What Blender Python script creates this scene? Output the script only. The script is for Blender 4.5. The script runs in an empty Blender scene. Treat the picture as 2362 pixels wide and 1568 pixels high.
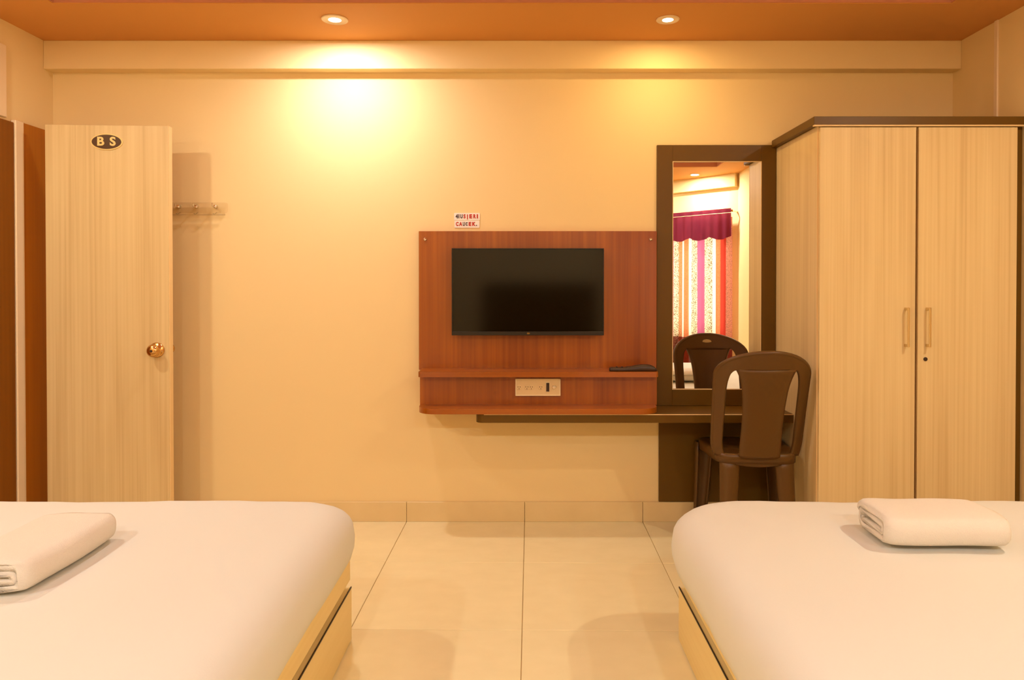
import bpy, bmesh, math, random
from mathutils import Vector, Matrix

PI = math.pi
random.seed(7)
SC = bpy.context.scene
COL = SC.collection

# ------------------------------------------------------------------ camera
cam_d = bpy.data.cameras.new('camera')
cam_d.sensor_width = 36.0
cam_d.lens = 24.92
cam_d.shift_x = -0.0093
cam_d.shift_y = -0.0461
cam_d.clip_start = 0.05
cam = bpy.data.objects.new('camera', cam_d)
COL.objects.link(cam)
cam.location = (0, 0, 1.2)
cam.rotation_euler = (math.radians(90 - 0.6), 0, 0)
SC.camera = cam

# ------------------------------------------------------------------ world, exposure
world = bpy.data.worlds.new('world')
SC.world = world
world.use_nodes = True
bg = world.node_tree.nodes['Background']
bg.inputs[0].default_value = (1.0, 0.90, 0.74, 1)
bg.inputs[1].default_value = 4.0
SC.view_settings.view_transform = 'Standard'
SC.view_settings.look = 'None'
SC.view_settings.gamma = 1.0
SC.view_settings.use_curve_mapping = False
SC.view_settings.exposure = 0.20
SC.cycles.max_bounces = 8
SC.cycles.diffuse_bounces = 5
SC.cycles.use_adaptive_sampling = True
SC.cycles.adaptive_threshold = 0.08
SC.cycles.adaptive_min_samples = 16
SC.cycles.transparent_max_bounces = 8
SC.cycles.sample_clamp_indirect = 6.0
SC.cycles.caustics_refractive = False

# warm white lamps: (x, y, watts, colour, diameter, label); the ceiling soffit carries them
WARM = (0.94, 1.0, 0.98)
LAMPS = [
    (-0.853, 3.25, 9.2, (0.98, 0.96, 0.98), 0.115, 'larger recessed downlight above the bright white patch of wall'),
    (0.668, 3.25, 3.3, (1.0, 0.74, 0.36), 0.100, 'smaller recessed downlight above the amber patch of wall'),
    (-2.13, 2.30, 11.0, (1.0, 0.93, 0.76), 0.10, 'recessed downlight in the left soffit over the bed'),
    (2.02, 1.70, 14.0, (1.0, 0.92, 0.72), 0.10, 'recessed downlight in the right soffit over the bed'),
    (-2.13, 0.30, 17.0, WARM, 0.10, 'recessed downlight in the left soffit behind the camera'),
    (1.72, -0.62, 16.0, WARM, 0.10, 'recessed downlight seen in the tall mirror above the curtain'),
    (-0.60, -0.75, 22.0, WARM, 0.10, 'recessed downlight in the rear soffit behind the camera'),
    (0.70, -0.75, 22.0, WARM, 0.10, 'recessed downlight in the rear soffit nearest the window'),
]

# ------------------------------------------------------------------ room dimensions (metres)
XL, XR = -2.373, 2.184
YF, YN = 3.60, -1.80
CEIL, TRAYZ = 2.415, 2.53
ANG = (2.184, -0.60)          # where the right wall turns 45 degrees into the window wall

# ------------------------------------------------------------------ material helpers
MATS = {}
def mat(name, col, rough=0.6, spec=0.3, metal=0.0, emis=None, emis_s=0.0, bump=None, coat=0.0, alpha_trans=0.0):
    m = bpy.data.materials.new(name); m.use_nodes = True
    nt = m.node_tree; b = nt.nodes['Principled BSDF']
    b.inputs['Base Color'].default_value = (*col, 1)
    b.inputs['Roughness'].default_value = rough
    b.inputs['Specular IOR Level'].default_value = spec
    b.inputs['Metallic'].default_value = metal
    b.inputs['Coat Weight'].default_value = coat
    b.inputs['Coat Roughness'].default_value = 0.12
    b.inputs['Transmission Weight'].default_value = alpha_trans
    if emis:
        b.inputs['Emission Color'].default_value = (*emis, 1)
        b.inputs['Emission Strength'].default_value = emis_s
    if bump:
        sc, st = bump
        tc = nt.nodes.new('ShaderNodeTexCoord'); n = nt.nodes.new('ShaderNodeTexNoise')
        n.inputs['Scale'].default_value = sc; n.inputs['Detail'].default_value = 4
        bp = nt.nodes.new('ShaderNodeBump'); bp.inputs['Strength'].default_value = st; bp.inputs['Distance'].default_value = 0.004
        nt.links.new(tc.outputs['Object'], n.inputs['Vector']); nt.links.new(n.outputs['Fac'], bp.inputs['Height'])
        nt.links.new(bp.outputs['Normal'], b.inputs['Normal'])
    MATS[name] = m
    return m

def grain(name, ca, cb, rough=0.4, spec=0.35, axis='z', fine=90.0, coarse=14.0, coat=0.0, contrast=(0.3, 0.7), cc=None, stretch=0.8, bumps=0.05):
    """wood laminate: fine and broad streaks that run along one axis"""
    m = bpy.data.materials.new(name); m.use_nodes = True
    nt = m.node_tree; b = nt.nodes['Principled BSDF']; L = nt.links.new
    b.inputs['Roughness'].default_value = rough; b.inputs['Specular IOR Level'].default_value = spec
    b.inputs['Coat Weight'].default_value = coat; b.inputs['Coat Roughness'].default_value = 0.08
    tc = nt.nodes.new('ShaderNodeTexCoord')
    def noise(s, detail, dist=0.0):
        mp = nt.nodes.new('ShaderNodeMapping')
        sc = [s, s, s]; sc['xyz'.index(axis)] = stretch
        mp.inputs['Scale'].default_value = sc
        n = nt.nodes.new('ShaderNodeTexNoise'); n.inputs['Scale'].default_value = 1.0
        n.inputs['Detail'].default_value = detail; n.inputs['Distortion'].default_value = dist
        L(tc.outputs['Object'], mp.inputs['Vector']); L(mp.outputs['Vector'], n.inputs['Vector'])
        return n
    n1, n2 = noise(fine, 3.0), noise(coarse, 2.0, 0.3)
    mx = nt.nodes.new('ShaderNodeMix'); mx.data_type = 'FLOAT'; mx.inputs[0].default_value = 0.5
    L(n1.outputs['Fac'], mx.inputs[2]); L(n2.outputs['Fac'], mx.inputs[3])
    r = nt.nodes.new('ShaderNodeValToRGB')
    e = r.color_ramp.elements
    e[0].position, e[0].color = contrast[0], (*ca, 1)
    e[1].position, e[1].color = contrast[1], (*cb, 1)
    if cc:
        k = e.new((contrast[0] + contrast[1]) / 2); k.color = (*cc, 1)
    L(mx.outputs[0], r.inputs['Fac']); L(r.outputs['Color'], b.inputs['Base Color'])
    bp = nt.nodes.new('ShaderNodeBump'); bp.inputs['Strength'].default_value = bumps; bp.inputs['Distance'].default_value = 0.002
    L(n1.outputs['Fac'], bp.inputs['Height']); L(bp.outputs['Normal'], b.inputs['Normal'])
    MATS[name] = m
    return m

def tile_mat(name, ca, cb, rough):
    m = bpy.data.materials.new(name); m.use_nodes = True
    nt = m.node_tree; b = nt.nodes['Principled BSDF']; L = nt.links.new
    tc = nt.nodes.new('ShaderNodeTexCoord'); mp = nt.nodes.new('ShaderNodeMapping')
    oi = nt.nodes.new('ShaderNodeObjectInfo')
    mp.inputs['Scale'].default_value = (9, 14, 9)
    L(tc.outputs['Object'], mp.inputs['Vector'])
    n = nt.nodes.new('ShaderNodeTexNoise'); n.inputs['Scale'].default_value = 1.0; n.inputs['Detail'].default_value = 6; n.noise_dimensions = '4D'
    mul = nt.nodes.new('ShaderNodeMath'); mul.operation = 'MULTIPLY'; mul.inputs[1].default_value = 40
    L(oi.outputs['Random'], mul.inputs[0]); L(mul.outputs[0], n.inputs['W'])
    L(mp.outputs['Vector'], n.inputs['Vector'])
    r = nt.nodes.new('ShaderNodeValToRGB'); e = r.color_ramp.elements
    e[0].position, e[0].color = 0.3, (*ca, 1); e[1].position, e[1].color = 0.7, (*cb, 1)
    L(n.outputs['Fac'], r.inputs['Fac']); L(r.outputs['Color'], b.inputs['Base Color'])
    b.inputs['Roughness'].default_value = rough; b.inputs['Specular IOR Level'].default_value = 0.45
    MATS[name] = m
    return m

# walls, ceiling, floor
M_WALL = mat('wall_paint', (0.85, 0.645, 0.325), 0.75, 0.2, bump=(60, 0.03))
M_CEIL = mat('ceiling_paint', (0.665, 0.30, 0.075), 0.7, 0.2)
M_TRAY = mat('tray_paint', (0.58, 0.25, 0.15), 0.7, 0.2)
M_TILE = tile_mat('floor_tile', (0.84, 0.72, 0.42), (0.88, 0.76, 0.455), 0.22)
M_SKIRT = tile_mat('skirting_tile', (0.74, 0.55, 0.27), (0.78, 0.59, 0.30), 0.3)
M_GROUT = mat('grout', (0.50, 0.34, 0.15), 0.9)
M_TRIM = mat('cream_trim', (0.86, 0.66, 0.42), 0.5)
# joinery
M_LIGHT = grain('light_laminate', (0.60, 0.41, 0.185), (0.785, 0.60, 0.305), 0.42, 0.3, 'z', 85, 12, cc=(0.72, 0.53, 0.255), contrast=(0.28, 0.68))
M_LIGHTY = grain('light_laminate_bed', (0.80, 0.60, 0.24), (0.85, 0.66, 0.29), 0.42, 0.3, 'y', 70, 10)
M_EDGE = mat('cream_edging', (0.82, 0.58, 0.28), 0.45)
M_DARK = mat('dark_brown_laminate', (0.128, 0.060, 0.005), 0.38, 0.22, bump=(200, 0.02))
M_JAMB = grain('brown_veneer', (0.40, 0.125, 0.003), (0.52, 0.175, 0.006), 0.45, 0.3, 'z', 70, 9)
M_JAMB2 = grain('deep_brown_veneer', (0.20, 0.062, 0.002), (0.26, 0.085, 0.004), 0.5, 0.25, 'z', 70, 9)
M_TEAK = grain('reddish_teak_veneer', (0.235, 0.048, 0.001), (0.42, 0.112, 0.003), 0.32, 0.4, 'z', 60, 10, coat=0.25, cc=(0.315, 0.074, 0.002), contrast=(0.3, 0.7), bumps=0.02)
M_TEAKX = grain('reddish_teak_edge', (0.28, 0.062, 0.001), (0.41, 0.108, 0.003), 0.28, 0.4, 'x', 60, 10, coat=0.3, bumps=0.02)
M_BLACKEDGE = mat('black_edge_band', (0.03, 0.018, 0.01), 0.4)
# metals, plastics, glass
M_BRASS = mat('antique_brass', (0.72, 0.42, 0.14), 0.2, 0.5, 1.0)
M_STEEL = mat('satin_steel', (0.74, 0.60, 0.38), 0.16, 0.5, 1.0)
M_CHROME = mat('chrome', (0.85, 0.78, 0.66), 0.1, 0.5, 1.0)
M_SCREEN = mat('screen_glass', (0.004, 0.002, 0.001), 0.10, 0.32)
M_BEZEL = mat('black_plastic', (0.016, 0.010, 0.006), 0.3, 0.4)
M_PLATE = mat('cream_plastic', (0.78, 0.58, 0.30), 0.35, 0.4)
M_PLATERIM = mat('ivory_plastic', (0.90, 0.74, 0.46), 0.35, 0.4)
M_HOLE = mat('dark_slot', (0.05, 0.025, 0.012), 0.5)
M_CHAIR = mat('brown_moulded_plastic', (0.112, 0.049, 0.008), 0.38, 0.4, bump=(260, 0.03))
M_REMOTE = mat('dark_brown_plastic', (0.050, 0.024, 0.010), 0.4, 0.4)
M_WHITE = mat('white_sticker', (0.88, 0.80, 0.72), 0.4)
M_RED = mat('red_print', (0.50, 0.02, 0.008), 0.5)
M_INK = mat('dark_print', (0.07, 0.04, 0.05), 0.5)
M_GOLD = mat('gold_print', (0.85, 0.62, 0.22), 0.35, 0.5)
M_PLAQUE = mat('dark_enamel', (0.085, 0.034, 0.010), 0.3)
# textiles
M_SHEET = mat('white_sheet', (0.735, 0.715, 0.645), 0.85, 0.1, bump=(300, 0.05))
M_TOWEL = mat('white_terry', (0.79, 0.725, 0.63), 0.95, 0.05, bump=(420, 0.5))
M_LENS = mat('lamp_lens', (0.9, 0.85, 0.7), 0.4, emis=(1.0, 0.90, 0.68), emis_s=9.0)

m = bpy.data.materials.new('mirror_glass'); m.use_nodes = True
b = m.node_tree.nodes['Principled BSDF']
b.inputs['Base Color'].default_value = (0.93, 0.90, 0.82, 1); b.inputs['Metallic'].default_value = 1.0; b.inputs['Roughness'].default_value = 0.0
M_MIRROR = m

m = bpy.data.materials.new('window_glass'); m.use_nodes = True
nt = m.node_tree; nt.nodes.clear()
o_ = nt.nodes.new('ShaderNodeOutputMaterial'); t_ = nt.nodes.new('ShaderNodeBsdfTransparent'); g_ = nt.nodes.new('ShaderNodeBsdfGlossy')
g_.inputs['Roughness'].default_value = 0.03; mx_ = nt.nodes.new('ShaderNodeMixShader'); mx_.inputs[0].default_value = 0.08
nt.links.new(t_.outputs[0], mx_.inputs[1]); nt.links.new(g_.outputs[0], mx_.inputs[2]); nt.links.new(mx_.outputs[0], o_.inputs[0])
M_PANE = m
m = bpy.data.materials.new('clear_acrylic'); m.use_nodes = True
nt = m.node_tree; nt.nodes.clear()
o_ = nt.nodes.new('ShaderNodeOutputMaterial'); t_ = nt.nodes.new('ShaderNodeBsdfTransparent'); g_ = nt.nodes.new('ShaderNodeBsdfGlossy')
t_.inputs[0].default_value = (0.985, 0.97, 0.95, 1); g_.inputs['Roughness'].default_value = 0.08
fr_ = nt.nodes.new('ShaderNodeLayerWeight'); fr_.inputs['Blend'].default_value = 0.22
mx_ = nt.nodes.new('ShaderNodeMixShader')
nt.links.new(fr_.outputs['Facing'], mx_.inputs[0]); nt.links.new(t_.outputs[0], mx_.inputs[1]); nt.links.new(g_.outputs[0], mx_.inputs[2]); nt.links.new(mx_.outputs[0], o_.inputs[0])
M_ACRYL = m

def cloth_mat(name, stops, hem=True, speck=None):
    """woven stripes by the cloth's own u coordinate, darker woven hem at its foot"""
    m = bpy.data.materials.new(name); m.use_nodes = True
    nt = m.node_tree; nt.nodes.clear(); L = nt.links.new
    out = nt.nodes.new('ShaderNodeOutputMaterial')
    uv = nt.nodes.new('ShaderNodeUVMap'); sp = nt.nodes.new('ShaderNodeSeparateXYZ'); L(uv.outputs[0], sp.inputs[0])
    r = nt.nodes.new('ShaderNodeValToRGB'); cr = r.color_ramp; cr.interpolation = 'CONSTANT'
    cr.elements[0].position = 0.0; cr.elements[0].color = (*stops[0][1], 1)
    cr.elements.remove(cr.elements[1])
    for p, c in stops[1:]:
        e = cr.elements.new(p); e.color = (*c, 1)
    L(sp.outputs[0], r.inputs[0])
    col = r.outputs['Color']
    if speck:
        r2 = nt.nodes.new('ShaderNodeValToRGB'); c2 = r2.color_ramp; c2.interpolation = 'CONSTANT'
        c2.elements[0].position = 0; c2.elements[0].color = (speck[0][1],) * 3 + (1,)
        c2.elements.remove(c2.elements[1])
        for p, v in speck[1:]:
            e = c2.elements.new(p); e.color = (v, v, v, 1)
        L(sp.outputs[0], r2.inputs[0])
        n = nt.nodes.new('ShaderNodeTexNoise'); n.inputs['Scale'].default_value = 110; n.inputs['Detail'].default_value = 1
        tc = nt.nodes.new('ShaderNodeTexCoord'); L(tc.outputs['Object'], n.inputs['Vector'])
        gt = nt.nodes.new('ShaderNodeMath'); gt.operation = 'GREATER_THAN'; gt.inputs[1].default_value = 0.53; L(n.outputs['Fac'], gt.inputs[0])
        mu = nt.nodes.new('ShaderNodeMath'); mu.operation = 'MULTIPLY'; L(gt.outputs[0], mu.inputs[0]); L(r2.outputs['Color'], mu.inputs[1])
        mx = nt.nodes.new('ShaderNodeMix'); mx.data_type = 'RGBA'; L(mu.outputs[0], mx.inputs[0]); L(col, mx.inputs[6]); mx.inputs[7].default_value = (0.20, 0.13, 0.05, 1)
        col = mx.outputs[2]
    if hem:
        lt = nt.nodes.new('ShaderNodeMath'); lt.operation = 'LESS_THAN'; lt.inputs[1].default_value = 0.225; L(sp.outputs[1], lt.inputs[0])
        mh = nt.nodes.new('ShaderNodeMix'); mh.data_type = 'RGBA'; mh.blend_type = 'MULTIPLY'; L(lt.outputs[0], mh.inputs[0]); L(col, mh.inputs[6]); mh.inputs[7].default_value = (0.34, 0.14, 0.13, 1)
        col = mh.outputs[2]
    d = nt.nodes.new('ShaderNodeBsdfDiffuse'); t = nt.nodes.new('ShaderNodeBsdfTranslucent'); ms = nt.nodes.new('ShaderNodeMixShader'); ms.inputs[0].default_value = 0.55
    L(col, d.inputs[0]); L(col, t.inputs[0]); L(d.outputs[0], ms.inputs[1]); L(t.outputs[0], ms.inputs[2]); L(ms.outputs[0], out.inputs[0])
    return m

# ------------------------------------------------------------------ object helpers
def empty(name, loc=(0, 0, 0), rz=0.0):
    o = bpy.data.objects.new(name, None); COL.objects.link(o)
    o.location = loc; o.rotation_euler = (0, 0, rz); o.empty_display_size = 0.05
    return o
def tag(o, label=None, cat=None, group=None, kind=None):
    if label: o['label'] = label
    if cat: o['category'] = cat
    if group: o['group'] = group
    if kind: o['kind'] = kind
    return o
def thing(name, loc, label, cat, group=None, rz=0.0):
    return tag(empty(name, loc, rz), label, cat, group)
def root_of(o):
    while o.parent: o = o.parent
    return o
def obj(name, bm, m, parent=None, smooth=False, local=False, label=None):
    """link a bmesh (in room coordinates unless local) as one mesh object"""
    if parent and not local:
        rt = root_of(parent)
        bmesh.ops.translate(bm, verts=bm.verts, vec=-Vector(rt.location))
    bmesh.ops.recalc_face_normals(bm, faces=bm.faces)
    me = bpy.data.meshes.new(name)
    if smooth:
        for f in bm.faces: f.smooth = True
    bm.to_mesh(me); bm.free()
    me.materials.append(m)
    o = bpy.data.objects.new(name, me); COL.objects.link(o)
    if parent: o.parent = parent
    if label: o['label'] = label
    return o
def BM(): return bmesh.new()
def box(x0, x1, y0, y1, z0, z1, bev=0.0, seg=2, bm=None):
    t = bmesh.new()
    bmesh.ops.create_cube(t, size=1.0)
    for v in t.verts:
        v.co = ((x0 + x1) / 2 + v.co.x * (x1 - x0), (y0 + y1) / 2 + v.co.y * (y1 - y0), (z0 + z1) / 2 + v.co.z * (z1 - z0))
    if bev: bmesh.ops.bevel(t, geom=list(t.edges), offset=bev, segments=seg, affect='EDGES', profile=0.5)
    if bm is None: return t
    merge(bm, t); return bm
def merge(bm, t):
    me = bpy.data.meshes.new('tmp'); t.to_mesh(me); t.free(); bm.from_mesh(me); bpy.data.meshes.remove(me)
def loft(loops, cap0=True, cap1=True, closed=True, bm=None):
    t = bm or bmesh.new(); rows = [[t.verts.new(p) for p in l] for l in loops]
    n = len(rows[0])
    for a, b_ in zip(rows, rows[1:]):
        for i in range(n if closed else n - 1):
            j = (i + 1) % n
            t.faces.new((a[i], a[j], b_[j], b_[i]))
    if cap0 and closed: t.faces.new(rows[0])
    if cap1 and closed: t.faces.new(rows[-1])
    return t
def prism(pts, lo, hi, plane='xy', bm=None):
    """a flat outline given thickness; plane names the two axes of pts"""
    def P(a, b_, c): return {'xy': (a, b_, c), 'xz': (a, c, b_), 'yz': (c, a, b_)}[plane]
    return loft([[P(a, b_, lo) for a, b_ in pts], [P(a, b_, hi) for a, b_ in pts]], bm=bm)
def lathe(profile, c, axis, n=28, bm=None):
    """profile of (radius, distance along axis)"""
    ax = Vector(axis).normalized(); u = ax.orthogonal().normalized(); w = ax.cross(u); c = Vector(c)
    loops = [[c + ax * h + (u * math.cos(2 * PI * k / n) + w * math.sin(2 * PI * k / n)) * max(r, 1e-4) for k in range(n)] for r, h in profile]
    return loft(loops, bm=bm)
def tube(path, r, n=8, bm=None):
    path = [Vector(p) for p in path]; loops = []
    for i, p in enumerate(path):
        d = (path[min(i + 1, len(path) - 1)] - path[max(i - 1, 0)]).normalized()
        u = d.orthogonal().normalized() if i == 0 else (u - d * u.dot(d)).normalized()
        w = d.cross(u)
        loops.append([p + (u * math.cos(2 * PI * k / n) + w * math.sin(2 * PI * k / n)) * r for k in range(n)])
    return loft(loops, bm=bm)
def ellipse(cx, cz, rx, rz, n=48): return [(cx + rx * math.cos(2 * PI * k / n), cz + rz * math.sin(2 * PI * k / n)) for k in range(n)]
def rrect(x0, x1, y0, y1, r, n=6, corners=(1, 1, 1, 1)):
    """rounded rectangle outline; corners: (x0y0, x1y0, x1y1, x0y1)"""
    pts = []
    for k, (cx, cy, a0) in enumerate(((x0, y0, PI), (x1, y0, 1.5 * PI), (x1, y1, 0), (x0, y1, PI / 2))):
        if not corners[k]: pts.append((cx, cy)); continue
        ox = cx + r if cx == x0 else cx - r; oy = cy + r if cy == y0 else cy - r
        for i in range(n + 1):
            a = a0 + PI / 2 * i / n
            pts.append((ox + r * math.cos(a), oy + r * math.sin(a)))
    return pts
def text_bm(s, size, depth, bold=0.0):
    cu = bpy.data.curves.new('t', 'FONT'); cu.body = s; cu.size = size; cu.extrude = depth; cu.offset = bold
    cu.align_x = 'CENTER'; cu.align_y = 'CENTER'; cu.resolution_u = 4
    o = bpy.data.objects.new('t', cu); COL.objects.link(o)
    me = bpy.data.meshes.new_from_object(o.evaluated_get(bpy.context.evaluated_depsgraph_get()))
    bpy.data.objects.remove(o); bpy.data.curves.remove(cu)
    t = bmesh.new(); t.from_mesh(me); bpy.data.meshes.remove(me)
    return t
def put_text(s, size, at, m, parent, sx=1.0, bold=0.0, rz=0.0, name='letter', depth=0.0006):
    """one character upright in the wall plane, facing the room"""
    t = text_bm(s, size, depth, bold)
    mtx = Matrix.Translation(at) @ Matrix.Rotation(rz, 4, 'Z') @ Matrix.Rotation(PI / 2, 4, 'X') @ Matrix.Diagonal((sx, 1, 1, 1))
    bmesh.ops.transform(t, matrix=mtx, verts=t.verts)
    return obj(name, t, m, parent)
def struct(name, bm, m, label=None, parent=None, smooth=False):
    o = obj(name, bm, m, parent, smooth)
    if not parent: o['kind'] = 'structure'
    if label: o['label'] = label
    return o
def solidify(o, t, offset=0.0, sub=0, bev=0.0):
    if sub:
        s = o.modifiers.new('sub', 'SUBSURF'); s.levels = s.render_levels = sub
    k = o.modifiers.new('solid', 'SOLIDIFY'); k.thickness = t; k.offset = offset
    return o

# ================================================================== THE SETTING
T = 0.12
# floor slab with single tiles let into it
fl = struct('floor', box(XL - T, XR + T, YN - T, YF + T, -0.10, -0.0035), M_GROUT, 'beige polished square floor tiles with thin dark joints')
JX, JY, TS, GAP = 0.016, 3.056, 0.6, 0.0013
TROT = math.radians(-0.7)          # the tiler's lines run slightly off square to the wall
cache = {}
def tile_mesh(w, d):
    k = (round(w, 4), round(d, 4))
    if k not in cache:
        t = box(-w / 2, w / 2, -d / 2, d / 2, -0.008, 0.0, 0.0012, 1)
        me = bpy.data.meshes.new('tile'); t.to_mesh(me); t.free(); me.materials.append(M_TILE); cache[k] = me
    return cache[k]
fxs = [XL - 0.04] + [JX + TS * k for k in range(-4, 5) if XL + 0.03 < JX + TS * k < XR - 0.03] + [XR + 0.04]
fys = [YN - 0.04] + [JY + TS * k for k in range(-9, 2) if YN + 0.03 < JY + TS * k < YF - 0.03] + [YF + 0.04]
xs = [XL] + fxs[1:-1] + [XR]; ys = [YN] + fys[1:-1] + [YF]
for xa, xb in zip(fxs, fxs[1:]):
    for ya, yb in zip(fys, fys[1:]):
        if (xa + xb) / 2 - (ya + yb) / 2 > 3.1: continue
        o = bpy.data.objects.new('tile', tile_mesh(xb - xa - 2 * GAP, yb - ya - 2 * GAP)); COL.objects.link(o)
        q = Matrix.Rotation(TROT, 2) @ Vector(((xa + xb) / 2 - JX, (ya + yb) / 2 - YF))
        o.location = (JX + q.x, YF + q.y, 0); o.rotation_euler.z = TROT; o.parent = fl

struct('wall_far', box(XL - T, XR + T, YF, YF + T, -0.1, TRAYZ + 0.1), M_WALL, 'cream painted wall behind the television unit')
struct('wall_left', box(XL - T, XL, YN - T, YF, -0.1, TRAYZ + 0.1), M_WALL, 'cream painted side wall behind the open door')
struct('wall_right', box(XR, XR + T, ANG[1], YF, -0.1, TRAYZ + 0.1), M_WALL, 'cream painted side wall beside the wardrobe')
struct('wall_near', box(XL - T, ANG[0] - (ANG[1] - YN), YN - T, YN, -0.1, TRAYZ + 0.1), M_WALL, 'cream painted wall behind the camera')

# 45 degree window wall: local x runs along the wall, room on the local -y side
WL = (ANG[1] - YN) * math.sqrt(2)
S0, S1, WZ0, WZ1 = 0.10, 1.25, 0.62, 1.93
RZ = math.radians(225)
wb = BM()
for a in ((-0.12, S0, 0, T, -0.1, TRAYZ + 0.1), (S1, WL + 0.1, 0, T, -0.1, TRAYZ + 0.1), (S0, S1, 0, T, -0.1, WZ0), (S0, S1, 0, T, WZ1, TRAYZ + 0.1)):
    box(*a, bm=wb)
wo = obj('wall_angled', wb, M_WALL); wo['kind'] = 'structure'; wo['label'] = 'angled cream wall with the curtained window'
wo.location = (ANG[0], ANG[1], 0); wo.rotation_euler.z = RZ
wn = empty('window_1', (ANG[0], ANG[1], 0), RZ); tag(wn, 'bright window behind the striped curtain', kind='structure')
fb = BM()
for a in ((S0, S0 + 0.05, 0.03, 0.09, WZ0, WZ1), (S1 - 0.05, S1, 0.03, 0.09, WZ0, WZ1), (S0 + 0.05, S1 - 0.05, 0.03, 0.09, WZ0, WZ0 + 0.05), (S0 + 0.05, S1 - 0.05, 0.03, 0.09, WZ1 - 0.05, WZ1)):
    box(*a, bm=fb)
obj('window_frame', fb, M_TRIM, wn, local=True)
sm = (S0 + S1) / 2
obj('mullion', box(sm - 0.025, sm + 0.025, 0.03, 0.09, WZ0 + 0.05, WZ1 - 0.05), M_TRIM, wn, local=True)
for a, c in ((S0 + 0.05, sm - 0.025), (sm + 0.025, S1 - 0.05)):
    obj('pane', box(a, c, 0.056, 0.062, WZ0 + 0.05, WZ1 - 0.05), M_PANE, wn, local=True)

# ceiling: soffit ring round a shallow raised tray
TX0, TX1, TY0, TY1 = -2.02, 1.853, -0.15, 3.068
cb = BM()
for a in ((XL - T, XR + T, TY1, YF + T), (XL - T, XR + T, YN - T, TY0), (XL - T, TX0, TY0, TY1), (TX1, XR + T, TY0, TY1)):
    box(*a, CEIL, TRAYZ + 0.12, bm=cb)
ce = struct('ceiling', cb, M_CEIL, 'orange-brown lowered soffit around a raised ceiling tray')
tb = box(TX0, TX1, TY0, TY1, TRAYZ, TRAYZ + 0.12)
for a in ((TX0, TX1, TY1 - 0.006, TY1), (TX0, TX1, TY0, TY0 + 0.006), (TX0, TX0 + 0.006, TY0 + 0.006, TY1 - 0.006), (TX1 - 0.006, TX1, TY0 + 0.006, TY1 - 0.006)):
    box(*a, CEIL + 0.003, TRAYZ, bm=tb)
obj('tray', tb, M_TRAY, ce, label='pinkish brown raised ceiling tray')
# beams under the soffit
struct('trim_1', box(XL, XR, 3.53, YF, 2.275, CEIL, 0.002, 1), M_WALL, 'shallow cream beam running under the ceiling along the far wall')
bo = obj('trim_2', box(0.0, WL, -0.07, 0, 2.275, CEIL), M_WALL); bo['kind'] = 'structure'; bo['label'] = 'shallow cream beam above the curtained window'
bo.location = (ANG[0], ANG[1], 0); bo.rotation_euler.z = RZ
# slim casing strip on the right wall above the wardrobe, pale panel high on the left wall
struct('trim_3', box(XR - 0.008, XR, 3.255, 3.277, 0.0, CEIL, 0.001, 1), M_TRIM, 'thin pale vertical strip on the wall above the wardrobe')
struct('trim_4', box(XL, XL + 0.012, 2.40, 3.262, 1.97, 2.30, 0.003, 1), M_TRIM, 'pale raised panel high on the wall at the left edge')

struct('trim_5', box(-0.50, 0.93, YN, YN + 0.03, 0.10, 1.24, 0.003, 1), M_DARK, 'dark wood panel behind the camera, dimly reflected in the television')
# tiled skirting, one piece for each floor tile
def skirt(name, label, pieces):
    r = empty(name); tag(r, label, kind='structure')
    for a in pieces: obj('tile', box(*a, 0.0, 0.100, 0.0015, 1), M_SKIRT, r)
skirt('baseboard_far', 'tan tile skirting along the far wall', [(a + 0.001, c - 0.001, YF - 0.012, YF - 0.0005) for a, c in zip(xs, xs[1:])])
skirt('baseboard_left', 'tan tile skirting along the left wall', [(XL + 0.0005, XL + 0.012, a + 0.001, c - 0.001) for a, c in zip(ys[:-3], ys[1:-2])])
skirt('baseboard_right', 'tan tile skirting along the right wall', [(XR - 0.012, XR - 0.0005, a + 0.001, c - 0.001) for a, c in zip(ys, ys[1:]) if a > -0.6 and c < 2.5])

# dark veneer lining on the left wall: frame board at the hinge, and the neighbouring dark door
d2 = empty('door_2', (XL, 2.86, 0)); tag(d2, 'dark brown veneer door at the far left edge of the picture', kind='structure')
obj('leaf', box(XL + 0.001, XL + 0.02, 2.42, 3.293, 0.004, 1.955, 0.002, 1), M_JAMB2, d2)
obj('side_frame', box(XL + 0.001, XL + 0.026, 3.297, 3.352, 0.0, 1.968, 0.003, 1), M_TRIM, d2, label='pale cream door frame strip')
obj('frame_board', box(XL + 0.001, XL + 0.02, 3.356, 3.585, 0.0, 1.968, 0.002, 1), M_JAMB, d2, label='dark brown veneer frame board')

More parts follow.
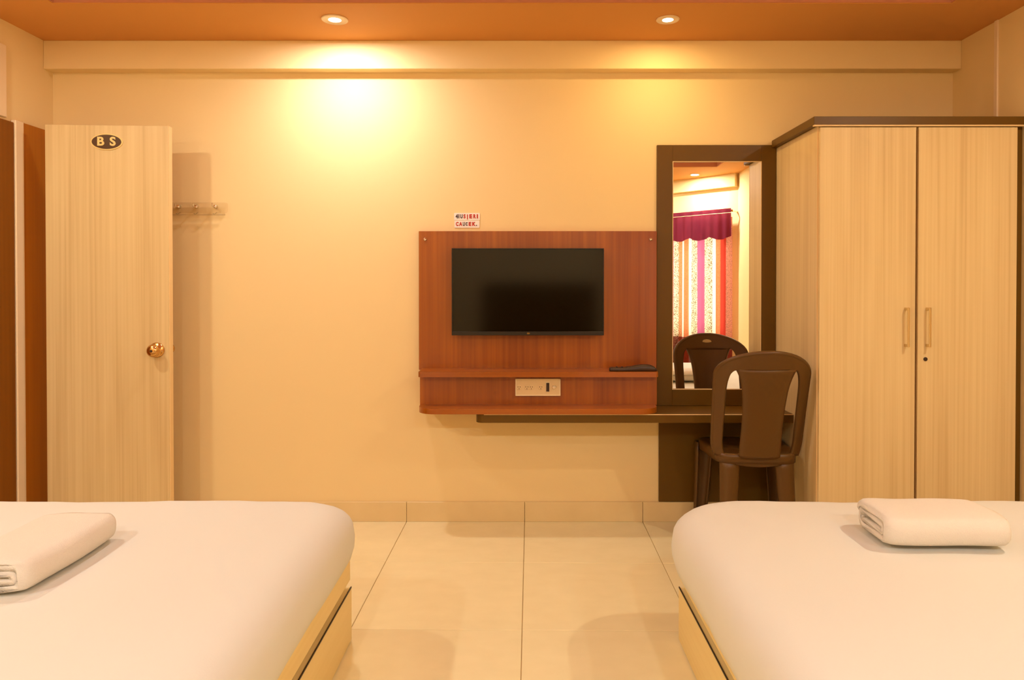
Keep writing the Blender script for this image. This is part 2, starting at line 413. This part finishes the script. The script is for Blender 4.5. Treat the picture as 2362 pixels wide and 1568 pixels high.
# open door leaf standing nearly parallel to the far wall
HX, HY, DW, DT, DZ = -2.238, 3.335, 0.568, 0.036, 1.955
da = math.radians(3.2)
d1 = empty('door_1', (HX, HY, 0), da); tag(d1, 'open pale wood laminate door with oval BS plaque and brass knob', kind='structure')
obj('leaf', box(0, DW - 0.004, 0, DT, 0.008, DZ, 0.0015, 1), M_LIGHT, d1, local=True)
obj('edge_band', box(DW - 0.004, DW, 0.001, DT - 0.001, 0.008, DZ, 0.001, 1), M_EDGE, d1, local=True)
def knob(yb, sgn, kx):
    kz = 0.893
    t = lathe([(0.0, 0), (0.034, 0), (0.036, 0.004), (0.030, 0.009), (0.014, 0.012), (0.013, 0.026), (0.022, 0.030), (0.0285, 0.035), (0.030, 0.040), (0.0285, 0.0415), (0.030, 0.043), (0.0285, 0.047), (0.0265, 0.0485), (0.027, 0.050), (0.022, 0.056), (0.011, 0.060), (0, 0.061)], (kx, yb, kz), (0, sgn, 0), 32)
    o = obj('knob', t, M_BRASS, d1, True, local=True)
    obj('keyhole', lathe([(0, 0), (0.006, 0), (0.006, 0.0018), (0, 0.0022)], (kx, yb + sgn * 0.0608, kz), (0, sgn, 0), 16), M_HOLE, o, local=True)
knob(0.0, -1, 0.508); knob(DT, 1, 0.526)
px, pz = 0.283, 1.876
pq = obj('plaque', prism(ellipse(px, pz, 0.0735, 0.0385), -0.004, 0.0005, 'xz'), M_GOLD, d1, local=True, label='gold-rimmed dark oval plaque')
obj('plaque_face', prism(ellipse(px, pz, 0.0675, 0.0335), -0.0052, -0.003, 'xz'), M_PLAQUE, pq, local=True)
for ch, dx in (('B', -0.027), ('S', 0.029)):
    t = text_bm(ch, 0.056, 0.0008, 0.0018)
    bmesh.ops.transform(t, matrix=Matrix.Translation((px + dx, -0.0058, pz)) @ Matrix.Rotation(PI / 2, 4, 'X') @ Matrix.Diagonal((1.08, 1, 1, 1)), verts=t.verts)
    obj('letter', t, M_GOLD, pq, local=True)

# ================================================================== TELEVISION UNIT
tv = thing('television_wall_unit', (0.087, 3.60, 0.565), 'reddish teak veneer wall unit with two shelves behind the television', 'tv unit')
PY = 3.56
obj('back_panel', box(-0.516, 0.679, PY, 3.599, 0.775, 1.472, 0.0015, 1), M_TEAK, tv)
for sx in (-0.484, 0.649):
    s = obj('screw', lathe([(0, 0), (0.009, 0), (0.009, 0.002), (0.005, 0.006), (0, 0.007)], (sx, PY, 1.431), (0, -1, 0), 20), M_CHROME, tv, True, label='chrome mirror screw')
obj('shelf', prism(rrect(-0.497, 0.658, 3.40, 3.599, 0.012, 4, (1, 1, 0, 0)), 0.759, 0.784), M_TEAKX, tv)
obj('lower_panel', box(-0.497, 0.662, 3.462, 3.599, 0.615, 0.759, 0.001, 1), M_TEAK, tv)
obj('bottom_shelf', prism(rrect(-0.494, 0.652, 3.335, 3.599, 0.085, 10, (1, 1, 0, 0)), 0.592, 0.618), M_TEAKX, tv)

# television: 0.75 m wide, thin bezel and a deeper chin
te = thing('television', (0.03, 3.54, 0.955), 'flat black television mounted on the teak panel', 'television')
tx0, tx1, tz0, tz1 = -0.345, 0.407, 0.953, 1.383
obj('body', box(tx0 + 0.01, tx1 - 0.01, 3.518, 3.5595, tz0 + 0.01, tz1 - 0.01, 0.004), M_BEZEL, te)
bz = BM()
for a in ((tx0, tx1, tz1 - 0.005, tz1), (tx0, tx1, tz0, tz0 + 0.019), (tx0, tx0 + 0.005, tz0 + 0.019, tz1 - 0.005), (tx1 - 0.005, tx1, tz0 + 0.019, tz1 - 0.005)):
    box(a[0], a[1], 3.498, 3.522, a[2], a[3], 0.001, 1, bm=bz)
obj('bezel', bz, M_BEZEL, te)
obj('screen', box(tx0 + 0.004, tx1 - 0.004, 3.5015, 3.519, tz0 + 0.018, tz1 - 0.004), M_SCREEN, te)
obj('maker_badge', prism(ellipse(0.034, tz0 + 0.0095, 0.008, 0.0045, 20), 3.4965, 3.499, 'xz'), M_CHROME, te, label='small silver badge')

# switch and socket plate
sp = thing('socket_plate', (0.08, 3.462, 0.66), 'cream switch and socket plate on the lower teak panel', 'socket plate')
a0, a1, b0, b1 = -0.030, 0.190, 0.661, 0.745
obj('plate', box(a0, a1, 3.452, 3.4618, b0, b1, 0.003), M_PLATE, sp)
rim = BM()
for a in ((a0, a1, b1 - 0.005, b1), (a0, a1, b0, b0 + 0.005), (a0, a0 + 0.005, b0 + 0.005, b1 - 0.005), (a1 - 0.005, a1, b0 + 0.005, b1 - 0.005)):
    box(a[0], a[1], 3.4495, 3.4525, a[2], a[3], 0.001, 1, bm=rim)
obj('plate_rim', rim, M_PLATERIM, sp)
def ring(x, z, r0, r1, y): return lathe([(r0, 0), (r1, 0), (r1, 0.002), (r0, 0.002)], (x, y, z), (0, -1, 0), 24)
zc = 0.702
for x in (-0.012, 0.026, 0.048, 0.094):
    k = obj('socket', lathe([(0, 0), (0.013, 0), (0.013, 0.0012), (0.011, 0.002), (0, 0.002)], (x, 3.452, zc), (0, -1, 0), 24), M_PLATE, sp)
    for dx, dz in ((-0.005, 0.003), (0.005, 0.003), (0.0, -0.006)):
        obj('pin_hole', lathe([(0, 0), (0.0021, 0), (0.0021, 0.0008), (0, 0.0008)], (x + dx, 3.4498, zc + dz), (0, -1, 0), 10), M_HOLE, k)
sw = obj('switch', box(0.118, 0.138, 3.4485, 3.4525, 0.680, 0.728, 0.001, 1), M_PLATERIM, sp)
obj('rocker', box(0.1205, 0.1355, 3.4465, 3.449, 0.683, 0.725, 0.001, 1), M_HOLE, sw, label='dark brown rocker switch')
kn = obj('dimmer_knob', lathe([(0, 0), (0.009, 0), (0.008, 0.010), (0.006, 0.012), (0, 0.012)], (0.158, 3.452, 0.704), (0, -1, 0), 24), M_PLATERIM, sp, True)
obj('pointer_mark', box(0.1575, 0.1585, 3.4393, 3.4402, 0.704, 0.711), M_HOLE, kn)

# remote lying along the shelf, hump towards its thick end
rm = thing('remote_control', (0.535, 3.44, 0.784), 'long dark brown remote lying on the right end of the teak shelf', 'remote')
rx0, rx1 = 0.428, 0.655
loops = []
for i in range(25):
    u = i / 24; x = rx0 + (rx1 - rx0) * u
    h = 0.020 + 0.012 * math.exp(-((u - 0.74) / 0.26) ** 2) - 0.003 * math.exp(-((u - 0.25) / 0.2) ** 2)
    e = min(1.0, math.sqrt(max(0, 1 - ((abs(u - 0.5) - 0.46) / 0.041) ** 2)) if abs(u - 0.5) > 0.46 else 1.0); e = max(e, 0.25)
    w = 0.024 * (0.8 + 0.2 * e)
    if u > 0.86: h *= 1 - 0.45 * ((u - 0.86) / 0.14) ** 2
    loops.append([(x, 3.443 + px_ * w, 0.7845 + pz_ * h * (0.7 + 0.3 * e)) for px_, pz_ in ((-0.9, 0), (-1, 0.25), (-1, 0.7), (-0.75, 0.95), (-0.3, 1), (0.3, 1), (0.75, 0.95), (1, 0.7), (1, 0.25), (0.9, 0))])
obj('body', loft(loops), M_REMOTE, rm, True)
for i in range(4):
    for s in (-1, 1):
        x = rx0 + 0.035 + 0.026 * i
        obj('button', lathe([(0, 0), (0.004, 0), (0.0035, 0.003), (0, 0.0033)], (x, 3.443 + s * 0.008, 0.8025), (0, 0, 1), 12), M_BEZEL, rm)

# two printed stickers above the panel
def sticker(name, x0, x1, z0, z1, label, chars):
    r = thing(name, ((x0 + x1) / 2, 3.6, z0), label, 'sticker', 'stickers above the teak panel')
    obj('card', prism(rrect(x0, x1, z0, z1, 0.004, 3), 3.5975, 3.5997, 'xz'), M_WHITE, r)
    for ch, x, sz, m_, sx in chars:
        put_text(ch, sz, (x, 3.5972, (z0 + z1) / 2), m_, r, sx, 0.0012)
sticker('printed_sticker', -0.342, -0.211, 1.5305, 1.567, 'upper white sticker with dark and red lettering above the television', [
    ('4', -0.328, 0.027, M_INK, 0.85), ('I', -0.3175, 0.027, M_INK, 0.9), ('U', -0.3045, 0.027, M_INK, 0.66), ('S', -0.289, 0.027, M_RED, 0.8),
    ('|', -0.2745, 0.025, M_RED, 1.0), ('E', -0.258, 0.027, M_RED, 1.1), ('R', -0.239, 0.027, M_RED, 0.72), ('I', -0.224, 0.027, M_RED, 1.2)])
sticker('printed_sticker', -0.340, -0.213, 1.492, 1.5285, 'lower white sticker with red lettering just above the teak panel', [
    ('C', -0.326, 0.026, M_RED, 0.75), ('A', -0.3085, 0.026, M_RED, 0.75), ('U', -0.2925, 0.026, M_INK, 0.6), ('C', -0.2785, 0.022, M_INK, 0.7), ('E', -0.262, 0.026, M_RED, 1.0), ('K', -0.243, 0.026, M_RED, 0.9), ('.', -0.2285, 0.026, M_INK, 1.0)])

# ================================================================== MIRROR AND LEDGE
mu = thing('dressing_mirror', (0.98, 3.60, 0.59), 'tall mirror in a wide dark brown frame beside the wardrobe', 'mirror')
fx0, fx1, fz0, fz1 = 0.684, 1.286, 0.591, 1.908
gx0, gx1, gz0, gz1 = 0.763, 1.212, 0.672, 1.826
FYm = 3.584
obj('stile', box(fx0, gx0, FYm, 3.599, fz0, fz1, 0.001, 1), M_DARK, mu)
obj('stile', box(gx1, fx1, FYm, 3.599, fz0, fz1, 0.001, 1), M_DARK, mu)
obj('top_rail', box(gx0, gx1, FYm, 3.599, gz1, fz1, 0.001, 1), M_DARK, mu)
obj('bottom_rail', box(gx0, gx1, FYm, 3.599, fz0, gz0, 0.001, 1), M_DARK, mu)
# the pane sits a little askew in its rebate (right edge nearer the room)
gm = BM(); sk = 0.0047
loft([[(gx0, FYm + 0.0065 + sk, z), (gx1, FYm + 0.0065 - sk, z), (gx1, FYm + 0.0075, z), (gx0, FYm + 0.0125, z)] for z in (gz0, gz1)], bm=gm)
obj('glass', gm, M_MIRROR, mu, label='reflecting mirror pane')
bead = BM()
for a in ((gx0, gx0 + 0.003, gz0, gz1), (gx1 - 0.003, gx1, gz0, gz1), (gx0 + 0.003, gx1 - 0.003, gz1 - 0.003, gz1), (gx0 + 0.003, gx1 - 0.003, gz0, gz0 + 0.003)):
    box(a[0], a[1], FYm - 0.001, FYm + 0.004, a[2], a[3], bm=bead)
obj('bead', bead, M_EDGE, mu)
obj('lower_board', box(0.697, 1.286, FYm, 3.599, 0.1025, 0.548, 0.001, 1), M_DARK, mu)

led = thing('dressing_ledge', (0.54, 3.599, 0.55), 'narrow dark brown ledge running under the mirror and television unit', 'ledge')
obj('top', prism(rrect(-0.216, 1.2865, 3.347, 3.5835, 0.035, 8, (1, 0, 0, 0)), 0.5495, 0.5905), M_DARK, led)
obj('edge_highlight', box(-0.178, 1.2865, 3.3455, 3.3475, 0.587, 0.5909), M_EDGE, led, label='painted highlight line on the ledge edge')  # thin cream strip paints the highlight along the ledge's top front edge

# ================================================================== WARDROBE
wd = thing('wardrobe', (1.72, 3.59, 0), 'tall pale wood two-door wardrobe with dark brown cornice', 'wardrobe')
WX0, WX1, WY = 1.288, 2.148, 3.092
obj('side_panel', box(WX0, WX0 + 0.018, WY + 0.002, 3.598, 0.0, 1.893, 0.001, 1), M_LIGHT, wd)
obj('side_panel', box(WX1 - 0.018, WX1, WY + 0.002, 3.598, 0.0, 1.893, 0.001, 1), M_LIGHT, wd)
obj('back_board', box(WX0 + 0.018, WX1 - 0.018, 3.588, 3.598, 0.05, 1.875), M_LIGHT, wd)
obj('top_board', box(WX0 + 0.018, WX1 - 0.018, WY + 0.004, 3.588, 1.875, 1.893), M_LIGHT, wd)
obj('bottom_board', box(WX0 + 0.018, WX1 - 0.018, WY + 0.02, 3.588, 0.07, 0.09), M_LIGHT, wd)
obj('plinth', box(WX0 + 0.018, WX1 - 0.018, WY + 0.04, WY + 0.058, 0.0, 0.07), M_DARK, wd)
obj('front_edging', box(WX0 - 0.0005, WX0 + 0.006, WY - 0.002, WY + 0.002, 0.0, 1.893), M_EDGE, wd)
obj('gap_shade', box(1.70, 1.728, WY + 0.006, WY + 0.2, 0.09, 1.875), M_JAMB, wd, label='dark strip standing in for shade in the gap between the doors')  # dark strip behind the doors, its colour stands in for the gap's shadow
obj('filler_panel', box(WX1 + 0.003, XR - 0.001, WY + 0.004, WY + 0.024, 0.0, 1.893, 0.001, 1), M_DARK, wd, label='dark brown filler board at the wall')
obj('cornice', box(1.262, XR - 0.001, 3.066, 3.583, 1.8935, 1.929, 0.0015, 1), M_DARK, wd, label='dark brown cornice board')
obj('cornice_lip', box(1.264, XR - 0.001, 3.068, 3.084, 1.888, 1.8935), M_EDGE, wd)
def wdoor(x0, x1, hx, key):
    d = obj('door', box(x0, x1, WY - 0.018, WY, 0.075, 1.884, 0.0012, 1), M_LIGHT, wd)
    h = BM(); z0, z1, yf = 0.934, 1.104, WY - 0.018
    box(hx - 0.0045, hx + 0.0045, yf - 0.032, yf - 0.024, z0, z1, 0.0015, 1, bm=h)
    for z in (z0 + 0.006, z1 - 0.006):
        box(hx - 0.0045, hx + 0.0045, yf - 0.026, yf, z - 0.006, z + 0.006, 0.001, 1, bm=h)
    obj('handle', h, M_STEEL, d, label='slim satin steel bar handle')
    if key:
        obj('lock', lathe([(0, 0), (0.0085, 0), (0.0085, 0.003), (0.0065, 0.004), (0, 0.004)], (hx - 0.004, yf, 0.880), (0, -1, 0), 20), M_HOLE, d, label='dark round keyhole')
wdoor(WX0 + 0.004, 1.7085, 1.664, False)
wdoor(1.7195, WX1 - 0.001, 1.757, True)

# ================================================================== CHAIR
def make_chair(loc, rz):
    """moulded armless chair; local +y is the way the sitter faces"""
    c = thing('plastic_chair', loc, 'dark brown moulded plastic chair facing the mirror', 'chair', rz=rz)
    ZT, ZS, W0 = 0.912, 0.805, 0.206
    def yb(x, z):
        return -0.135 * max(0.0, (z - 0.42) / 0.49) ** 1.15 + 1.85 * x * x + 0.02
    rows = []
    def outer(z):
        if z <= ZS: return 0.196 + 0.010 * (z - 0.43) / (ZS - 0.43) - 0.014 * max(0.0, 1 - (z - 0.43) / 0.07) ** 2
        return W0 * math.sqrt(max(0.0, 1 - ((z - ZS) / (ZT - ZS)) ** 2))
    zh, zl = 0.832, 0.430                                   # top and bottom of the two openings
    zs = [zl + (zh - 0.10 - zl) * k / 12 for k in range(12)] + [zh - 0.10 + 0.10 * math.sin(PI / 2 * k / 9) for k in range(10)]
    ztop = [ZS + (ZT - ZS) * math.sin(a) for a in [math.radians(d) for d in (22, 30, 38, 46, 54, 62, 70, 77, 83)]]
    bt, bm_ = [], BM()
    grid = []
    for z in zs + [z for z in ztop if z > zh + 0.004]:
        W = outer(z)
        if z <= zh + 1e-6:
            t = (z - zl) / (zh - zl)
            sw_ = 0.083 + 0.027 * max(0, (t - 0.35) / 0.65) ** 2 + 0.006 * (1 - t)      # splat half width
            fr = 0.037 + 0.010 * t                                                      # upright width
            hi, ho = sw_, W - fr
            if z > zh - 0.10:
                q = math.sqrt(max(0.0, 1 - ((z - (zh - 0.10)) / 0.10) ** 2)); mid = 0.58 * hi + 0.42 * ho
                hi, ho = mid + (hi - mid) * max(q, 0.10), mid + (ho - mid) * max(q, 0.10)
        else:
            k = W / outer(zh); hi, ho = last[0] * k, last[1] * k
        if z <= zh + 1e-6: last = (hi, ho)
        u = [-W + (W - ho) * i / 5 for i in range(5)] + [-ho + (ho - hi) * i / 3 for i in range(3)] + [-hi + 2 * hi * i / 10 for i in range(10)] + [hi + (ho - hi) * i / 3 for i in range(3)] + [ho + (W - ho) * i / 5 for i in range(6)]
        grid.append((z, [bm_.verts.new((x, yb(x, z) - (0.006 if abs(x) < hi - 0.004 and z < zh else 0), z)) for x in u]))
    for (za, ra), (zb, rb) in zip(grid, grid[1:]):
        for i in range(len(ra) - 1):
            hole = (5 <= i < 8 or 18 <= i < 21) and zb <= zh + 1e-6
            if hole: continue
            bm_.faces.new((ra[i], ra[i + 1], rb[i + 1], rb[i]))
    bk = obj('backrest', bm_, M_CHAIR, c, True, local=True)
    solidify(bk, 0.015, 0.0, 1)
    # moulded flange round the outer edge of the back
    path = [(-outer(z), yb(outer(z), z), z) for z, _ in grid] + [(outer(z), yb(outer(z), z), z) for z, _ in reversed(grid)]
    obj('back_rim', tube(path, 0.0095, 8), M_CHAIR, c, True, local=True)
    # seat shell with a turned-down skirt
    def outline(k, z, zin=0.0):
        pts = []
        for px_, py_ in seat_pts: pts.append((px_ * k, 0.225 + (py_ - 0.225) * k, z))
        return pts
    seat_pts = []
    base = [(-0.178, 0.030), (0.178, 0.030), (0.208, 0.405), (-0.208, 0.405)]
    R = 0.08
    for i in range(4):
        p, a, b2 = Vector(base[i]), Vector(base[i - 1]), Vector(base[(i + 1) % 4])
        da_, db_ = (a - p).normalized(), (b2 - p).normalized()
        s_, e_ = p + da_ * R, p + db_ * R
        for k in range(7):
            t = k / 6; q = s_ * (1 - t) ** 2 + p * 2 * t * (1 - t) + e_ * t ** 2
            seat_pts.append((q.x, q.y))
    st = loft([outline(1.0, 0.400), outline(1.0, 0.430), outline(0.99, 0.440), outline(0.95, 0.444), outline(0.85, 0.440), outline(0.6, 0.432), outline(0.3, 0.428), outline(0.02, 0.428)], cap0=False)
    s = obj('seat', st, M_CHAIR, c, True, local=True); solidify(s, 0.007, -1.0)
    ap = loft([[(x, 0.045 + 0.6 * x * x - 0.012 * (1 - z_) , 0.385 + 0.055 * z_ + 0.9 * x * x * (1 - z_)) for x in [-0.10 + 0.2 * k / 10 for k in range(11)]] for z_ in (0, 0.5, 1)], closed=False)
    solidify(obj('rear_apron', ap, M_CHAIR, c, True, local=True), 0.008)
    # four tapering channel legs
    for lx, ly, sx, sy in ((-0.120, 0.075, -0.020, -0.045), (0.120, 0.075, 0.020, -0.045), (-0.170, 0.355, -0.020, 0.020), (0.170, 0.355, 0.020, 0.020)):
        loops = []
        oa = math.atan2(1 if sy > 0 else -1, 0.55 if sx > 0 else -0.55)
        for k in range(9):
            t = k / 8; z = 0.428 * (1 - t)
            r = 0.047 - 0.014 * t
            cx, cy = lx + sx * t ** 1.2, ly + sy * t ** 1.2
            loops.append([(cx + r * math.cos(oa + a), cy + r * 0.8 * math.sin(oa + a), z) for a in [math.radians(-100 + 200 * i / 12) for i in range(13)]])
        solidify(obj('leg', loft(loops, closed=False), M_CHAIR, c, True, local=True), 0.006, -1.0)
    bd = prism(ellipse(0, 0.872, 0.026, 0.013, 24), 0.0, 0.004, 'xz')
    bmesh.ops.translate(bd, verts=bd.verts, vec=(0, yb(0, 0.872) + 0.006, 0))
    obj('emblem', bd, M_PLATE, c, local=True, label='small pale oval emblem')
    return c
make_chair((1.063, 3.135, 0), math.radians(-2))

# ================================================================== BEDS AND TOWELS
def mattress_bm(x0, x1, y0, y1, z0, z1, seed, rad):
    rnd = random.Random(seed)
    ph = [rnd.uniform(0, 6.28) for _ in range(6)]
    prof = [(0.030, 0.0), (0.012, 0.10), (0.002, 0.28), (0.0, 0.42), (0.004, 0.56)]
    for k in range(1, 9):
        a = PI / 2 * k / 8
        prof.append((0.004 + 0.115 * (1 - math.cos(a)), 0.56 + 0.40 * math.sin(a)))
    prof += [(0.17, 0.975), (0.26, 0.99), (0.40, 1.0), (0.55, 1.0), (0.70, 1.0)]
    H = z1 - z0; loops = []
    for ins, t in prof:
        r = max(rad - ins * 0.5, 0.05)
        pts = []
        dense = rrect(x0 + ins, x1 - ins, y0 + ins, y1 - ins, r, 10)
        # add points on the straight runs so the cloth can ripple a little
        full = []
        for i, p in enumerate(dense):
            q = dense[(i + 1) % len(dense)]
            full.append(p)
            L_ = math.dist(p, q)
            if L_ > 0.12 or i % 11 == 10:
                for s in range(1, 16): full.append((p[0] + (q[0] - p[0]) * s / 16, p[1] + (q[1] - p[1]) * s / 16))
        for x, y in full:
            w = 0.0018 * math.sin(9 * x + ph[0] + 4 * y) + 0.0016 * math.sin(13 * y + ph[1] - 5 * x) + 0.001 * math.sin(31 * (x + y) + ph[2])
            w *= max(0.0, min(1.0, (0.5 - ins) / 0.3))
            pts.append((x + (w if t < 0.9 else 0), y + (w if t < 0.9 else 0), z0 + H * t + w * 0.9 * min(1, t * 1.2)))
        loops.append(pts)
    return loft(loops)
def make_bed(name, x0, x1, inner, label):
    """inner = +1 when the drawers face +x, -1 when they face -x"""
    y0, y1 = 0.46, 2.385
    b_ = thing(name, ((x0 + x1) / 2, (y0 + y1) / 2, 0), label, 'bed', 'two white beds')
    e = x1 if inner > 0 else x0
    def side(d0, d1): return (e - d0, e - d1) if inner < 0 else (e + d1, e + d0)
    def sb(d0, d1, *r, **k):
        a, c = sorted((e - inner * d0, e - inner * d1)); return box(a, c, *r, **k)
    core = sorted((e - inner * 0.045, x0 if inner > 0 else x1))
    obj('base', box(core[0], core[1], y0, y1 - 0.004, 0.002, 0.283, 0.002, 1), M_LIGHTY, b_)
    obj('side_rail', sb(0.004, 0.045, y0, y1 - 0.002, 0.205, 0.283, 0.003, 1), M_LIGHTY, b_)
    for ya, yb2 in ((y0, 1.418), (1.424, y1)):
        d = obj('drawer', sb(0.0, 0.022, ya, yb2, 0.004, 0.180, 0.002, 1), M_LIGHTY, b_)
        obj('edge_band', sb(-0.0006, 0.003, ya + 0.002, yb2 - 0.002, 0.1795, 0.1835), M_BLACKEDGE, d, label='thin black edge line')
    ov = 0.03 if inner > 0 else 0.055
    mx0, mx1 = (x0 + 0.01, x1 + ov) if inner > 0 else (x0 - ov, x1 - 0.01)
    obj('mattress', mattress_bm(mx0, mx1, y0 + 0.02, 2.435, 0.284, 0.493, 3 if inner > 0 else 5, 0.135 if inner > 0 else 0.215), M_SHEET, b_, True, label='mattress under a fitted white sheet')
make_bed('bed', -2.12, -0.574, 1, 'white bed at the left below the open door')
make_bed('bed', 0.531, 2.08, -1, 'white bed at the right below the wardrobe')

def make_towel(loc, rz, label, length, width, height, seed, start=0.0):
    """towel folded over and over: a flat spiral of thick terry, swept along local y"""
    rnd = random.Random(seed)
    t = thing('folded_towel', loc, label, 'towel', 'folded white towels on the beds', rz=rz)
    hh, th, turns = height / 2, height / 5.2, 2.05
    N = 110
    def stad(a, h, L):
        c, s = math.cos(a), math.sin(a)
        k = max(-1.0, min(1.0, c * 2.2))
        return L * k + h * c * 0.95, h * (abs(s) ** 0.85) * (1 if s >= 0 else -1)
    outp, inp = [], []
    for i in range(N + 1):
        u = i / N; a = start + u * turns * 2 * PI
        h = hh - 1.02 * th * u * turns
        L = width / 2 - hh
        L *= 1 - 0.10 * u
        if u * turns > 1.4: L *= 1 - 0.25 * (u * turns - 1.4)
        outp.append(stad(a, max(h, 0.004), L))
        inp.append(stad(a, max(h - th * 0.94, 0.001), L * 0.995))
    sec = outp + inp[::-1]
    M_ = 22; loops = []
    for k in range(M_ + 1):
        v = k / M_; y = (v - 0.5) * length
        e = min(v, 1 - v) * length
        sh = 1 - 0.10 * math.exp(-(e / 0.010) ** 2) - 0.03 * math.exp(-(e / 0.03) ** 2)
        sag = 1 + 0.035 * math.sin(v * 5 + seed) + 0.02 * math.sin(v * 11 + 2 * seed)
        loops.append([(x * sh + 0.003 * math.sin(7 * v + seed + 30 * x), y + 0.004 * math.sin(40 * x + 3 * seed) * (1 if k in (0, M_) else 0), hh + z * sh * (sag if z > 0 else 1.0)) for x, z in sec])
    obj('terry', loft(loops), M_TOWEL, t, True, local=True)
make_towel((-1.228, 1.785, 0.492), math.radians(0), 'folded white towel on the left bed, cut by the picture edge', 0.37, 0.25, 0.092, 1, start=PI + 0.25)
make_towel((1.135, 1.960, 0.492), math.radians(88), 'folded white towel on the right bed in front of the wardrobe', 0.325, 0.235, 0.098, 2, start=0.25)

# ================================================================== WALL HOOKS
hk = thing('hook_rail', (-1.63, 3.60, 1.565), 'clear acrylic hook rail on the wall beside the open door', 'hook rail')
obj('rail', prism(rrect(-1.80, -1.486, 1.566, 1.618, 0.010, 5), 3.583, 3.590, 'xz'), M_ACRYL, hk, label='clear acrylic strip')
for x in (-1.735, -1.645, -1.549):
    p = BM()
    tube([(x, 3.5995, 1.598), (x, 3.560, 1.594), (x, 3.555, 1.600), (x, 3.555, 1.612)], 0.003, 8, bm=p)
    obj('peg', p, M_CHROME, hk, True)
    obj('boss', lathe([(0, 0), (0.009, 0), (0.009, 0.014), (0.007, 0.018), (0, 0.019)], (x, 3.5995, 1.598), (0, -1, 0), 18), M_CHROME, hk, True)
    obj('lower_prong', tube([(x + 0.004, 3.5995, 1.570), (x + 0.004, 3.566, 1.556), (x + 0.004, 3.556, 1.560)], 0.0022, 8), M_ACRYL, hk, True)
obj('towel_bar', tube([(-1.80, 3.578, 1.556), (-1.495, 3.578, 1.556)], 0.0035, 10), M_ACRYL, hk, True)

# ================================================================== DOWNLIGHTS
for i, (x, y, w, col, dia, lab) in enumerate(LAMPS):
    r = thing('ceiling_downlight', (x, y, CEIL), lab, 'downlight', 'recessed ceiling downlights')
    R_ = dia / 2
    obj('trim_ring', lathe([(R_ * 0.92, 0.0), (R_ * 1.04, 0.0), (R_ * 1.06, 0.002), (R_ * 1.02, 0.005), (R_ * 0.95, 0.006), (R_ * 0.92, 0.004)], (x, y, CEIL), (0, 0, -1), 36), M_TRIM, r, True)
    obj('lens', lathe([(0, 0.0), (R_ * 0.93, 0.0), (R_ * 0.93, 0.002), (R_ * 0.5, 0.004), (0, 0.0045)], (x, y, CEIL), (0, 0, -1), 36), M_LENS, r, True)
    ld = bpy.data.lights.new('bulb', 'AREA'); ld.shape = 'DISK'; ld.size = dia * 0.8; ld.energy = w; ld.color = col
    lo = bpy.data.objects.new('bulb', ld); COL.objects.link(lo); lo.parent = r; lo.location = (0, 0, -0.009)

# ================================================================== CURTAIN (behind the camera, seen in the mirror)
ct = thing('striped_curtain', (ANG[0], ANG[1], 0), 'striped curtain with purple valance at the window, seen in the mirror', 'curtain', rz=RZ)
PINK, REDC, ORG, WHT, PUR, SPK, BRN = (0.75, 0.34, 0.26), (0.62, 0.07, 0.045), (0.75, 0.27, 0.12), (0.95, 0.92, 0.80), (0.50, 0.13, 0.27), (0.88, 0.80, 0.60), (0.72, 0.30, 0.14)
seq = [(0.0, PINK, 0.4), (0.064, REDC, 0.0), (0.139, ORG, 0.3), (0.199, WHT, 0), (0.24, SPK, 0.9), (0.343, PUR, 0), (0.443, SPK, 0.9), (0.501, WHT, 0), (0.555, ORG, 0.3), (0.604, WHT, 0), (0.626, BRN, 0.6), (0.687, SPK, 0.9), (0.75, PUR, 0), (0.83, WHT, 0), (0.90, SPK, 0.9), (0.98, REDC, 0.2), (1.06, WHT, 0), (1.12, ORG, 0.3), (1.20, SPK, 0.9)]
CW = 1.32
M_CURT = cloth_mat('striped_curtain_cloth', [(s / CW, c) for s, c, k in seq], True, [(s / CW, k) for s, c, k in seq])
M_VAL = cloth_mat('purple_valance_cloth', [(0, (0.22, 0.030, 0.058)), (0.5, (0.225, 0.031, 0.059))], False)
def cloth(name, m_, s0, s1, zfun, ztop, yoff, amp, freq, flare, nu, nv, parent):
    t = BM(); uvl = t.loops.layers.uv.new('UVMap'); V = {}
    for i in range(nu + 1):
        for j in range(nv + 1):
            u, v = i / nu, j / nv
            s = s0 + (s1 - s0) * u; zb = zfun(u); z = zb + (ztop - zb) * v
            x = s - flare * (1 - v) * (1 - u)
            V[i, j] = t.verts.new((x, yoff + amp * (0.6 + 0.4 * (1 - v)) * math.sin(freq * s + 0.6 * math.sin(3 * s)), z))
    for i in range(nu):
        for j in range(nv):
            f = t.faces.new((V[i, j], V[i + 1, j], V[i + 1, j + 1], V[i, j + 1]))
            for lp, (a, c) in zip(f.loops, ((i, j), (i + 1, j), (i + 1, j + 1), (i, j + 1))): lp[uvl].uv = (a / nu, c / nv)
    return obj(name, t, m_, parent, True, local=True)
o = cloth('panel', M_CURT, 0.03, 0.03 + CW, lambda u: 0.22, 1.945, -0.075, 0.016, 55, 0.0, 200, 16, ct)
o = cloth('valance', M_VAL, 0.02, 0.04 + CW, lambda u: 1.735 - 0.035 * abs(math.sin(u * CW / 0.26 * PI)), 1.985, -0.115, 0.012, 60, 0.0, 200, 8, ct); o['label'] = 'scalloped purple valance'
obj('rod', tube([(0.012, -0.095, 2.01), (0.05 + CW, -0.095, 2.01)], 0.011, 12), M_JAMB, ct, True, local=True)
o = cloth('header', M_VAL, 0.02, 0.04 + CW, lambda u: 1.99, 2.035, -0.112, 0.006, 48, 0.0, 120, 2, ct)
for s in (0.012, 0.05 + CW):
    obj('bracket', box(s - 0.008, s + 0.008, -0.095, 0.0, 1.996, 2.006), M_STEEL, ct, local=True)
